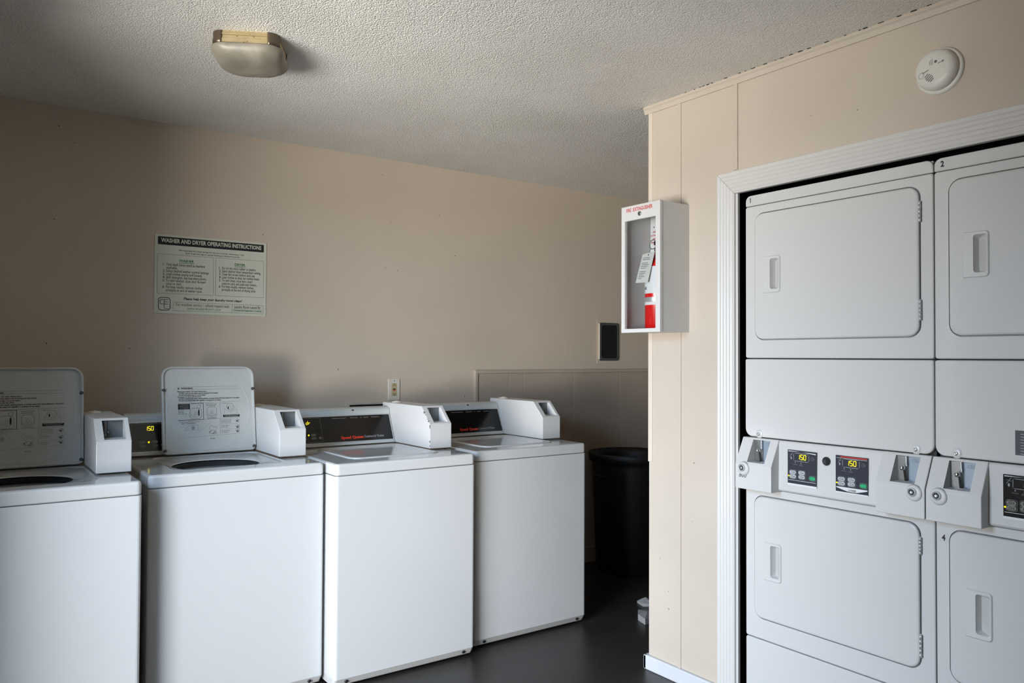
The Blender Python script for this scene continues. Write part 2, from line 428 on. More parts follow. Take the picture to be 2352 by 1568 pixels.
# ------------------------------------------------------------------ washers
WW, WD = 0.672, 0.71
def coin_box_mesh(x0, x1, prof, slope, wx0, wx1, t0, t1, cav, mi_cav=1):
    """prof: closed (y,z) list; slope: index i so that the edge i->i+1 is the sloped face; window from t0..t1 along it"""
    mb = MB(); bm = bmesh.new(); n = len(prof)
    A = [bm.verts.new((x0, *p)) for p in prof]; B = [bm.verts.new((x1, *p)) for p in prof]
    bm.faces.new(A); bm.faces.new(B[::-1])
    for i in range(n):
        if i != slope: bm.faces.new((A[i], B[i], B[(i+1) % n], A[(i+1) % n]))
    (ya, za), (yb, zb) = prof[slope], prof[(slope+1) % n]
    def S(x, t): return (x, ya+(yb-ya)*t, za+(zb-za)*t)
    H = [bm.verts.new(S(x, t)) for x, t in ((wx0, t0), (wx1, t0), (wx1, t1), (wx0, t1))]
    O = [A[slope], B[slope], B[(slope+1) % n], A[(slope+1) % n]]
    for i in range(4): bm.faces.new((O[i], O[(i+1) % 4], H[(i+1) % 4], H[i]))
    es = [e for e in bm.edges if not any(v in H for v in e.verts)]
    bmesh.ops.bevel(bm, geom=es, offset=.0025, segments=2, affect='EDGES', profile=.5)
    mb.frombm(bm, 0)
    p = [S(wx0, t0), S(wx1, t0), S(wx1, t1), S(wx0, t1)]
    q = [(p[0][0], cav, p[0][2]), (p[1][0], cav, p[1][2]), (p[2][0], cav, p[2][2]), (p[3][0], cav, p[3][2])]
    for i in range(4): mb.add([p[i], p[(i+1) % 4], q[(i+1) % 4], q[i]], [(0, 1, 2, 3)], 0)
    mb.add(q, [(0, 1, 2, 3)], mi_cav)
    return mb

LID_TXT = ["Moving parts hazard. Can cause serious injury.", "DO NOT reach into the washer until all moving parts have stopped.",
           "DO NOT let children play in or on the washer.", "Fire hazard. To reduce the risk of fire:",
           "DO NOT put flammable liquids, cleaning solvents, or articles soaked with these substances, in the washer.",
           "DO NOT put articles soiled with vegetable or cooking oil in the washer."]
def lid_print():
    """printing on the inside of the lid, in lid coordinates u 0..1 across, v 0..1 up, mapped by the caller"""
    b = MB()
    y = 0.0
    b.stroke([(.16, .765), (.82, .765)], .0022, y, 1); b.stroke([(.31, .735), (.83, .735)], .0022, y, 1)
    b.add([(.165, y, .738), (.188, y, .738), (.1765, y, .760)], [(0, 1, 2)], 0)
    b.text('WARNING', .20, .738, width=.125, y=y, bold=.03, hgt=.020)
    for i, (t, x0, x1) in enumerate(zip(LID_TXT, (.165, .18, .18, .165, .18, .18), (.475, .60, .465, .415, .835, .63))):
        b.text(t, x0, .704-i*.0208, width=x1-x0, y=y, hgt=.0155, bold=.02)
    b.stroke([(.17, .575), (.835, .585)], .002, y, 1)
    b.flat((.168, .292, .505, .57), y, 0)
    for i, t in enumerate(('1. Add detergent', 'before clothes', 'to wash basket', 'then fabric')):
        b.text(t, .185, .555-i*.016, width=.095, y=y-.0002, mi=2, hgt=.008)
    for i, t in enumerate(('Measure', 'detergent', 'into wash tub')):
        b.text(t, .17, .485-i*.016, width=(.055, .06, .09)[i], y=y, hgt=.010)
    b.stroke([(.30, .57), (.435, .572), (.435, .385)], .004, y, 0)
    b.stroke([(.17, .382), (.435, .385)], .004, y, 0)
    def tubpic(cx, cz, w, h):
        l = rr(cx-w, cx+w, cz-h, cz+h, w*.6, 5); b.stroke(l, .0022, y, 0, True)
        b.arc(cx, cz-h*.1, w*.75, h*.6, .0014, y, 1, PI*.95, PI*2.05)
        b.stroke([(cx-w*.16, cz-h*.4), (cx-w*.16, cz+h*.35), (cx+w*.16, cz+h*.35), (cx+w*.16, cz-h*.4)], .0016, y, 1)
        b.stroke([(cx-w*.5, cz-h*.5), (cx-w*.2, cz-h*.05), (cx, cz-h*.6), (cx+w*.2, cz-h*.05), (cx+w*.5, cz-h*.5)], .0014, y, 1)
    tubpic(.352, .455, .06, .062); b.disc(.385, .465, .008, .038, y, 0)
    b.arc(.385, .535, .017, .020, .002, y, 0); b.stroke([(.385, .515), (.385, .50)], .002, y, 1); b.stroke([(.395, .55), (.425, .562)], .002, y, 1)
    b.text('2. Load clothes loosely', .455, .555, width=.125, y=y, hgt=.012); b.text('into the wash tub', .47, .537, width=.095, y=y, hgt=.012)
    tubpic(.525, .465, .052, .06); b.arc(.525, .44, .045, .02, .002, y, 0, PI, 2*PI); b.text('Do not overload', .475, .39, width=.10, y=y, hgt=.012)
    b.stroke([(.615, .58), (.622, .40)], .002, y, 1)
    b.text('3. Close lid', .635, .56, width=.06, y=y, hgt=.012)
    b.stroke([(.66, .44), (.665, .50), (.735, .455), (.80, .495), (.805, .44)], .0022, y, 1)
    b.stroke([(.68, .515), (.705, .562), (.75, .558), (.775, .51), (.735, .475)], .0022, y, 0, True); b.disc(.705, .51, .006, .018, y, 0)
    b.stroke([(.715, .545), (.74, .49), (.76, .535)], .0016, y, 1)
    b.flat((.645, .83, .402, .430), y, 0)
    b.text('DO NOT OPEN LID WHILE WASHER', .655, .419, width=.165, y=y-.0002, mi=2, hgt=.008); b.text('IS SPINNING OR AGITATING', .67, .407, width=.135, y=y-.0002, mi=2, hgt=.008)
    b.stroke([(.17, .378), (.84, .392)], .0018, y, 1); b.stroke([(.612, .39), (.612, .205)], .002, y, 1); b.stroke([(.185, .18), (.845, .205)], .0018, y, 1)
    b.text('4. Set water temperature control', .18, .357, width=.21, y=y, hgt=.011); b.text('before selecting machine', .20, .340, width=.15, y=y, hgt=.011)
    b.stroke([(.24, .265), (.245, .29), (.275, .315), (.375, .325), (.378, .265)], .0018, y, 1, True)
    b.arc(.32, .29, .016, .018, .003, y, 1); b.arc(.32, .29, .008, .009, .003, y, 0)
    b.stroke([(.36, .235), (.43, .28), (.505, .34)], .0014, y, 1)
    b.stroke([(.49, .27), (.505, .315), (.575, .29), (.56, .245)], .002, y, 1, True); b.stroke([(.51, .30), (.56, .283)], .0016, y, 1)
    b.arc(.525, .235, .03, .02, .003, y, 0, PI*.8, PI*2.2, 10); b.arc(.55, .222, .018, .012, .003, y, 0); b.stroke([(.485, .225), (.52, .255)], .003, y, 0)
    for i, (t1, t2, t3) in enumerate((('5. Insert coins in slot', 'then push slide all the', 'way in then pull out'), ('Push slide in', 'until it stops', ''), ('Press start button', 'to begin', ''))):
        z0 = (.367, .297, .237)[i]
        for j, t in enumerate((t1, t2, t3)):
            if t: b.text(t, .625, z0-j*.016, width=.11 if i == 0 else .09-.02*j, y=y, hgt=.010)
        cx, cz = .805, (.355, .285, .235)[i]
        b.arc(cx, cz, .015, .017, .004, y, 1, n=7); b.stroke([(cx-.03, cz+.01), (cx, cz-.01), (cx+.02, cz+.015)], .003, y, 1); b.disc(cx-.004, cz-.004, .008, .007, y, 0)
        if i: b.stroke([(.62, z0+.022), (.84, z0+.026)], .0014, y, 1)
    b.text('504 P003', .50, .152, width=.05, y=y, hgt=.013)
    return b

def washer(label, loc, rotz, is_open, disp, chip=False, order=0):
    t = thing('top_loading_washer', label, 'washing machine', loc, rotz, 'top loading washers along the back wall')
    # cabinet: front sheet with rounded vertical edges, sides, a bevelled foot
    c = MB()
    foot = .012
    lo = [rr(.002, WW-.002, .002, WD-.01, .014, 4), rr(.0, WW, .0, WD-.01, .014, 4)]
    c.loops([[(x, y+.016, 0.012) for x, y in lo[0]], [(x, y+.012, .018) for x, y in lo[0]], [(x, y, .042) for x, y in lo[1]], [(x, y, .864) for x, y in lo[1]]], 0, False, True, True)
    cab = c.build('cabinet', 'white', t)
    for x in (.055, WW-.055):                  # dark screws at the foot
        n = MB(); n.lathe([(.0, 0), (.007, 0), (.007, .006), (.0, .006)], (x, .0085, .028), '-y', 12); n.build('foot_screw', 'rubber', cab)
    for x in (.06, WW-.06):
        for y in (.08, WD-.1):
            l = MB(); l.lathe([(.02, 0), (.022, .004), (.012, .012), (.012, .02)], (x, y, 0), 'z', 14); l.build('levelling_foot', 'rubber', t)
    # dark seam and top panel
    top = MB()
    top.loops([[(x, y, .862) for x, y in rr(.008, WW-.008, .008, WD-.012, .012, 5)], [(x, y, .870) for x, y in rr(.008, WW-.008, .008, WD-.012, .012, 5)]], 1, False)
    def L(m, z, r=.018): return [(x, y, z) for x, y in rrd(m, WW-m, m, WD-.004-m, max(.004, r-m), 6)]
    rec = (.105, .552, .085, .535)
    def Rr(m, z, r=.05): return [(x, y, z) for x, y in rrd(rec[0]+m, rec[1]-m, rec[2]+m, rec[3]-m, r, 6)]
    outer = [L(.003, .8665), L(0, .870), L(0, .904), L(.003, .911), L(.010, .9145), L(.016, .9145)]
    top.loops(outer, 0, False, True)
    if is_open:
        # rectangular lip, funnel to a round tub opening
        e = []
        cx, cy = .318, .305
        base = rrd(rec[0], rec[1], rec[2], rec[3], .05, 6)
        for (x, y) in base:
            a = math.atan2((y-cy)/.225, (x-cx)/.2235); e.append((cx+.176*math.cos(a), cy+.168*math.sin(a)))
        ring0 = [(x, y, .9155) for x, y in base]; ring1 = [(x, y, .911) for x, y in rrd(rec[0]+.006, rec[1]-.006, rec[2]+.006, rec[3]-.006, .045, 6)]
        ring2 = [(x, y, .900) for x, y in e]; ring3 = [(cx+(x-cx)*.985, cy+(y-cy)*.985, .8965) for x, y in e]
        top.loops([outer[-1], ring0, ring1, ring2, ring3], 0, False)
        for k, q in ((ring2, .9),): pass
    else:
        top.loops([outer[-1], Rr(0, .917), Rr(.004, .911), Rr(.012, .908)], 0, False, False, True)
    tp = top.build('top_panel', ['gloss', 'gasket'], t)
    if order == 0:
        s = MB(); s.disc(0, 0, .006, .004, 0); s.map(lambda v: (WW-.03+v[0], .004, .904+v[2])); s.build('chip_mark', 'dark', tp)
    if is_open:
        tb = MB(); cx, cy = .328, .30
        tb.lathe([(.02, .50), (.20, .50), (.215, .52), (.215, .84), (.19, .890)], (cx, cy, 0), 'z', 40, 0, True, False)
        tb.lathe([(.05, .50), (.03, .60), (.025, .78), (.0, .79)], (cx, cy, 0), 'z', 24)
        for q in range(4):
            a = q*PI/2+.5; tb.box(cx-.006+.03*math.cos(a), cx+.006+.03*math.cos(a), cy-.006+.03*math.sin(a), cy+.006+.03*math.sin(a), .5, .76)
        tb.build('wash_tub', 'tub', t)
    # lid
    lid = MB()
    lx0, lx1 = (.152, .552) if is_open else (.113, .548)
    lz = .385
    if is_open:
        W_ = lx1-lx0
        l0 = rr(0, W_, 0, lz, (.022, .045, .045, .022), 6)
        def Q(m, y, rs=0): return [(x, y, z) for x, z in rr(m, W_-m, m, lz-m, tuple(max(.003, k-m) for k in (.022, .045, .045, .022)), 6)]
        # rim curls towards the room, inner face set back
        lid.loops([Q(.0115, .004), Q(.009, -.004), Q(.006, -.009), Q(.003, -.009), Q(0, -.005), Q(0, .012), Q(.004, .016)], 0, False)
        lid.add(Q(.0115, .004), [list(range(28))], 0); lid.add(Q(.004, .016), [list(range(28))[::-1]], 0)
        # pressed ring
        n = 48; cxx, czz = W_*.5, lz*.49
        rg = [[(min(max(cxx+(W_*.445+dr)*math.cos(2*PI*i/n), .012), W_-.012), yy, min(max(czz+(lz*.47+dr)*math.sin(2*PI*i/n), .012), lz-.012)) for i in range(n)] for dr, yy in ((-.003, .0042), (-.0012, .0032), (.0012, .0032), (.003, .0042))]
        lid.loops(rg, 0, True)
        tilt = Matrix.Rotation(-math.radians(8.5), 4, 'X')
        def place(v): p = tilt @ Vector(v); return (lx0+p.x, .522+p.y, .924+p.z)
        lo_ = lid.map(place).build('lid', 'lid', t)
        pr = lid_print(); pr.map(lambda v: place((v[0]*W_, .0034+v[1], v[2]*lz))); pr.build('printed_warning', ['blackink', 'greyink', 'lid'], lo_)['label'] = 'black and grey printed washing instructions on the lid'
        for (u, v) in ((.018, .73), (.982, .73), (.022, .045), (.978, .045)):
            bp = MB(); bp.lathe([(0, .0), (.0075, 0), (.0075, .006), (.004, .009), (0, .009)], (0, 0, 0), '-y', 14)
            bp.map(lambda q: place((u*W_+q[0], -.002+q[1], v*lz+q[2]))); bp.build('rubber_bumper', 'gasket', lo_)
    else:
        def Q(m, z): return [(x, y, z) for x, y in rr(lx0+m, lx1-m, .095+m, .530-m, max(.004, .052-m), 7)]
        lid.loops([Q(.002, .908), Q(0, .912), Q(0, .917), Q(.003, .9205), Q(.008, .9215), Q(.014, .9205), Q(.03, .9195)], 0, True, False, False)
        lid.add(Q(.03, .9195), [list(range(32))], 0)
        lid.build('lid', 'gloss', t)
    # console with sloped face
    k = MB(); x0, x1 = .02, .5515
    prof = [(.562, .924), (.700, .924), (.700, 1.098), (.655, 1.098), (.640, 1.094), (.631, 1.086), (.628, 1.076), (.627, 1.066)]
    k.prism(prof, x0, x1, bev=.0)
    con = k.build('control_console', 'lid', t)
    yb, zb, yt, zt = .562, .924, .627, 1.066
    sl = (yt-yb)/(zt-zb)
    nrm = Vector((0, -(zt-zb), (yt-yb))).normalized()
    def face(x, z, d=0.0): return (x, yb+(z-zb)*sl+nrm.y*d, z+nrm.z*d)
    def onface(mb, d): return mb.map(lambda v: face(v[0], v[2], d-v[1]))
    # silver frame and black fascia
    fr = MB(); fr.plate((.030, .5475, .935, 1.062), .004, -.0022, 0, .0006, hole=(.0335, .544, .9385, 1.0585), hr=.003, seg=3)
    onface(fr, .0); fr.build('panel_frame', 'silver', con)
    fa = MB(); fa.plate((.0337, .5438, .9387, 1.0583), .003, -.0012, 0, .0004, seg=3); onface(fa, 0); fa.build('fascia', 'black', con)
    le = MB(); D = -.0016
    le.stroke([(.043, .943), (.176, .943), (.176, 1.054), (.043, 1.054)], .0012, D, 1, True)
    le.text('PERMANENT', .238, 1.0465, width=.075, y=D, mi=0, hgt=.0042); le.text('PRESS', .332, 1.0465, width=.040, y=D, mi=0, hgt=.0042)
    le.disc(.389, 1.0485, .002, .0016, D, 0); le.text('KNIT', .405, 1.0465, width=.026, y=D, mi=0, hgt=.0042); le.text('FABRIC', .446, 1.0465, width=.044, y=D, mi=0, hgt=.0042)
    ln = MB(); ln.text('Speed Queen', .268, .9515, width=.118, y=D, mi=2, bold=.045, hgt=.0130); onface(ln, 0); ln.build('brand_lettering', ['greyp', 'btnd', 'redp'], con)['label'] = 'red brand lettering'
    le.text('Commercial Washer', .391, .9525, width=.106, y=D, mi=0, bold=.01, hgt=.0115)
    for i, s in enumerate((.075, .104, .133)): le.disc(s, 1.012, .0012, .0012, D, 1)
    onface(le, 0); le.build('lettering', ['greyp', 'btnd', 'redp'], con)
    dg = MB(); seven(dg, disp, .113, 1.026, .0085, .0165, .0017, -.0018, 0, 1.45, .14); onface(dg, 0); dg.build('display_digits', 'led', con)['label'] = 'lit yellow digits'
    for i, (bx, bz) in enumerate(((.083, .977), (.083, .962), (.132, .977), (.132, .962), (.164, .962))):
        if i == 4: w2 = .008
        else: w2 = .0125
        bt = MB(); bt.plate((bx-w2, bx+w2, bz-.0058, bz+.0058), .0055, -.0022, 0, .0006, seg=4); bt.text('1' if i < 4 else '.', bx-.002, bz-.003, size=.008, y=-.0026, mi=1)
        onface(bt, .0); bt.build('button', ['btnd', 'blackink'], con)
    ll = MB(); ll.lathe([(0, 0), (.0038, 0), (.0035, .003), (0, .004)], (.108, 0, .977), '-y', 12); onface(ll, 0); ll.build('indicator_light', 'led', con)
    kl = MB(); kl.lathe([(.0, 0), (.0085, 0), (.0085, .003), (.0, .0036)], (.352, .6335, 1.081), '-y', 16); kl.build('lock', 'rubber', con)
    # coin box
    prof = [(.212, .922), (.212, 1.036), (.297, 1.117), (.712, 1.117), (.712, 1.092), (.640, 1.092), (.568, .922)]
    cb = coin_box_mesh(.554, .672, prof, 1, .581, .656, .08, .90, .306, 1)
    cbo = cb.build('coin_box', ['chip' if chip else 'white2', 'coing'], t)
    cs = MB(); cs.box(.590, .598, .298, .3055, 1.048, 1.106, bev=.002); cs.lathe([(0, 0), (.005, .002), (.005, .010), (0, .013)], (.603, .3055, 1.064), '-y', 12); cs.build('coin_slide', 'steel', cbo)
    cp = MB(); cp.lathe([(.026, 0), (.026, .004), (.022, .006), (.010, .0065), (.009, .009), (0, .0095)], (.600, .640, 1.117), 'z', 24); cp.build('cap', 'plate', cbo)
    if chip:
        rc = random.Random(3)
        for (yy, zz) in [(.212, .93+.1*q) for q in (.05, .25, .9, .98)]+[(.222+.07*q, 1.046+.064*q) for q in (.05, .2, .5, .62, .7)]:
            h = MB(); w_ = rc.uniform(.0016, .004)
            h.box(.5531, .5541+w_*.6, yy-.0008, yy+w_, zz-w_, zz+w_*1.4, bev=.0005); h.build('paint_chip', 'grime', cbo)
    if chip or order == 1:
        g = MB(); g.box(.556, .670, .2125, .220, .9185, .9225, bev=.001); g.box(.552, .5545, .215, .56, .9165, .9215); g.build('grime_line', 'grime', cbo)
    return t
GB = [("white washer with raised lid at the left end of the row, cut off", (-.127, 3.006, 0), True, '150', False),
      ("white washer standing below the instruction sign, its lid open over a dark tub", (.5855, 3.113, 0), True, '150', False),
      ("white washer with closed lid, chipped coin box and red lettering on its black console", (1.2700, 3.025, 0), False, 'dr', True),
      ("white washer with closed lid at the right end of the row nearest the trash can", (1.9790, 3.080, 0), False, '150', False)]
for i, (lab, loc, op, dp, ch) in enumerate(GB): washer(lab, loc, 0.0, op, dp, ch, i)

# ------------------------------------------------------------------ stacked dryers (local x to the right, y into the machine)
DW = .710
def handle(par, x0, x1, z0, z1):
    h = MB()
    px0, px1 = x0+.030, x1-.006; pz0, pz1 = z0+.014, z1-.010
    n = 6
    o = rr(x0, x1, z0, z1, (.010, .010, .003, .003), n); o1 = rr(x0+.0025, x1-.0025, z0+.0025, z1-.0025, (.008, .008, .002, .002), n)
    p = rr(px0, px1, pz0, pz1, (.010, .004, .008, .010), n)
    def L(l, y): return [(x, y, z) for x, z in l]
    bow = lambda x, z: (x+.004*(1-((z-(z0+z1)/2)/((z1-z0)/2))**2)*max(0, (x-x0)/(x1-x0)), z)
    o = [bow(*q) for q in o]; o1 = [bow(*q) for q in o1]; p = [bow(*q) for q in p]
    h.loops([L(o, -.0085), L(o, -.0105), L(o1, -.0130), L(p, -.0125)], 0)
    fl = [(x, -.010+.026*(1-(x-px0)/(px1-px0))+.001, z+(.004 if z < (z0+z1)/2 else -.006)) for x, z in p]
    fl = [(x+(.004 if x < (px0+px1)/2 else 0), y, z) for x, y, z in fl]
    h.loops([L(p, -.0125), fl], 0); h.add(fl, [list(range(len(fl)))], 0)
    h.build('handle', 'white2', par)
    return (px0-.003, px1+.005, pz0-.003, pz1+.003)
def dryer_door(t, rect, hr_, hinges):
    d = MB(); x0, x1, z0, z1 = rect
    hole = (hr_[0]+.027, hr_[1]-.003, hr_[2]+.010, hr_[3]-.006)
    d.plate(rect, .036, -.0085, .012, .006, hole=hole, hr=.006, seg=7)
    o = d.build('door', 'white', t)
    handle(o, *hr_)
    for (za, zb) in hinges:
        g = MB(); n = 5; step = (zb-za)/n
        for k in range(n): g.lathe([(0, 0), (.0045, 0), (.0045, step-.0015), (0, step-.0015)], (x1+.0035, -.0065, za+k*step), 'z', 10)
        g.box(x1-.001, x1+.006, -.004, .004, za, zb)
        g.build('hinge', 'silver', o)
    return o
def stack_front(t, z0, z1, hole, corner, nm):
    f = MB(); f.plate((0, DW, z0, z1), corner, 0, .014, .004, hole=hole, hr=.040, seg=7)
    return f.build(nm, 'white', t)
def lcd(par, x0, x1, z0, z1, lower, dsp, orange=False, y=-.0186):
    p = MB(); p.plate((x0, x1, z0, z1), .001, y-.0008, y+.003, .0003, seg=2)
    w = x1-x0; hh = z1-z0
    def X(u): return x0+u*w
    def Z(v): return z0+v*hh
    Y = y-.0012; Y2 = y-.0016
    # mats: 0 navy 1 white 2 green 3 red 4 light grey 5 black
    if not lower:
        p.add([(X(.03), Y, Z(.975)), (X(.97), Y, Z(.955)), (X(.97), Y, Z(.925)), (X(.5), Y, Z(.965)), (X(.03), Y, Z(.955))], [(0, 1, 2, 3, 4)], 1)
        p.text('UPPER', X(.40), Z(.955), width=.2*w, y=Y2, mi=5, hgt=.03*hh)
        p.flat((X(.0), X(1), Z(.0), Z(.055)), Y, 1); p.flat((X(.03), X(.97), Z(.145), Z(.155)), Y, 1)
    else:
        p.flat((X(.16), X(.97), Z(.955), Z(.985)), Y, 3); p.flat((X(.03), X(.97), Z(.93), Z(.937)), Y, 1)
        p.add([(X(.02), Y, Z(.165)), (X(.98), Y, Z(.165)), (X(.98), Y, Z(.135)), (X(.66), Y, Z(.058)), (X(.38), Y, Z(.058)), (X(.02), Y, Z(.140))], [(0, 1, 2, 3, 4, 5)], 1)
        p.text('LOWER', X(.40), Z(.075), width=.24*w, y=Y2, mi=5, hgt=.05*hh, bold=.02); p.flat((X(0), X(1), Z(0), Z(.035)), Y, 1)
    p.stroke(rr(X(.22), X(.74), Z(.70), Z(.92), .003, 3), .0016, Y, 4, True)
    p.stroke([(X(.08), Z(.80)), (X(.14), Z(.88)), (X(.18), Z(.93))], .0012, Y, 4); p.stroke([(X(.08), Z(.88)), (X(.18), Z(.86))], .001, Y, 4); p.disc(X(.13), Z(.77), .0028, .005, Y, 4)
    p.arc(X(.86), Z(.80), .006, .006, .001, Y, 4); p.stroke([(X(.86), Z(.82)), (X(.86), Z(.80)), (X(.89), Z(.795))], .001, Y, 4)
    for u in (.27, .47):
        p.disc(X(u), Z(.655), .0016, .0022, Y, 4)
    p.text('DRYING', X(.20), Z(.59), width=.14*w, y=Y, mi=4, hgt=.018*hh); p.text('COOL', X(.42), Z(.60), width=.10*w, y=Y, mi=4, hgt=.018*hh); p.text('DOWN', X(.41), Z(.57), width=.12*w, y=Y, mi=4, hgt=.018*hh)
    o = p.build('control_panel', ['navy' if not orange else 'black', 'label', 'gbtn', 'red', 'greyp', 'blackink'], par)
    return o, X, Z, Y, w, hh
def lcd_parts(con, x0, x1, z0, z1, lower, dsp, orange=False):
    o, X, Z, Y, w, hh = lcd(con, x0, x1, z0, z1, lower, dsp, orange)
    d = MB(); seven(d, dsp, X(.49), Z(.755), .0085, .0165, .0017, Y-.0008, 0, 1.5, .06); d.build('display_digits', 'ledo' if orange else 'led', con)['label'] = 'lit yellow digits'
    for (u, v, gl) in ((.19, .375, 0), (.19, .255, 0), (.50, .385, 0), (.50, .265, 0), (.86, .265, 1)):
        bt = MB(); W2 = .0125 if not gl else .0115; H2 = .0062
        bt.stroke(rr(X(u)-W2-.002, X(u)+W2+.002, Z(v)-H2-.002, Z(v)+H2+.002, .005, 3), .0009, Y-.0002, 1, True)
        bt.plate((X(u)-W2, X(u)+W2, Z(v)-H2, Z(v)+H2), .0055, Y-.002, Y, .0006, seg=4)
        if not gl:
            bt.stroke(rr(X(u)-.006, X(u)+.002, Z(v)-.003, Z(v)+.003, .002, 2), .0012, Y-.0025, 2, True); bt.disc(X(u)+.0065, Z(v)-.0005, .0012, .004, Y-.0025, 2)
        bt.build('button', ['gbtn' if gl else ('btn' if not orange else 'btnd'), 'greyp', 'blackink'], con)
    ll = MB(); ll.lathe([(0, 0), (.0026, 0), (.0022, .0022), (0, .003)], (X(.045), Y, Z(.265)), '-y', 10); ll.build('indicator_light', 'led', con)
def dryer_coin(t, x0, x1, lock_left, dim):
    # profile: protrudes below, sloped back to the console above
    prof = [(.004, .866), (-.062, .866), (-.062, .958), (-.0155, 1.055), (.004, 1.055)]
    w0 = x0+.052 if lock_left else x0+.050
    cb = coin_box_mesh(x0, x1, prof, 2, x0+(.050 if lock_left else .046), x0+(.126 if lock_left else .124), .10, .93, -.006, 1)
    o = cb.build('coin_box', ['white2', 'coin'], t)
    xs = x0+(.078 if lock_left else .072)
    m = MB()
    m.box(xs-.026, xs+.008, -.011, -.0065, .967, 1.046, 1)
    m.tube([(xs+.004, -.014, 1.046), (xs+.007, -.018, 1.016)], .0022, 8)
    m.lathe([(0, -.0085), (.005, -.007), (.0085, 0), (.005, .007), (0, .0085)], (xs-.001, -.028, 1.010), 'z', 16)
    m.tube([(xs+.003, -.024, 1.004), (xs+.005, -.020, .970)], .0035, 8, 2); m.box(xs-.008, xs+.016, -.030, -.012, .9665, .971, 0, .001)
    m.arc(xs+.032, 1.034, .013, .005, .0008, -.0064, 3); m.text('25\u00a2', xs+.027, 1.032, width=.010, y=-.0064, mi=3)
    m.build('coin_slide', ['chrome', 'steel', 'rubber', 'greyink'], o)
    lx = x0+(.036 if lock_left else .122); lz = .945
    k = MB(); k.lathe([(0, -.002), (.0265, -.002), (.024, .004), (.018, .006), (.0135, .006)], (lx+.003, -.062, lz-.003), '-y', 24); k.build('lock_boss', 'white2', o)
    k = MB(); k.lathe([(0, .0055), (.0135, .0055), (.0135, .010), (.0115, .012), (.0115, .010), (.0, .010)], (lx, -.062, lz), '-y', 24)
    k.lathe([(.0045, .010), (.0060, .0125), (.0070, .0125), (.0080, .010)], (lx, -.062, lz), '-y', 20, 1, True, False)
    k.build('lock', ['silver', 'rubber'], o)
    return o
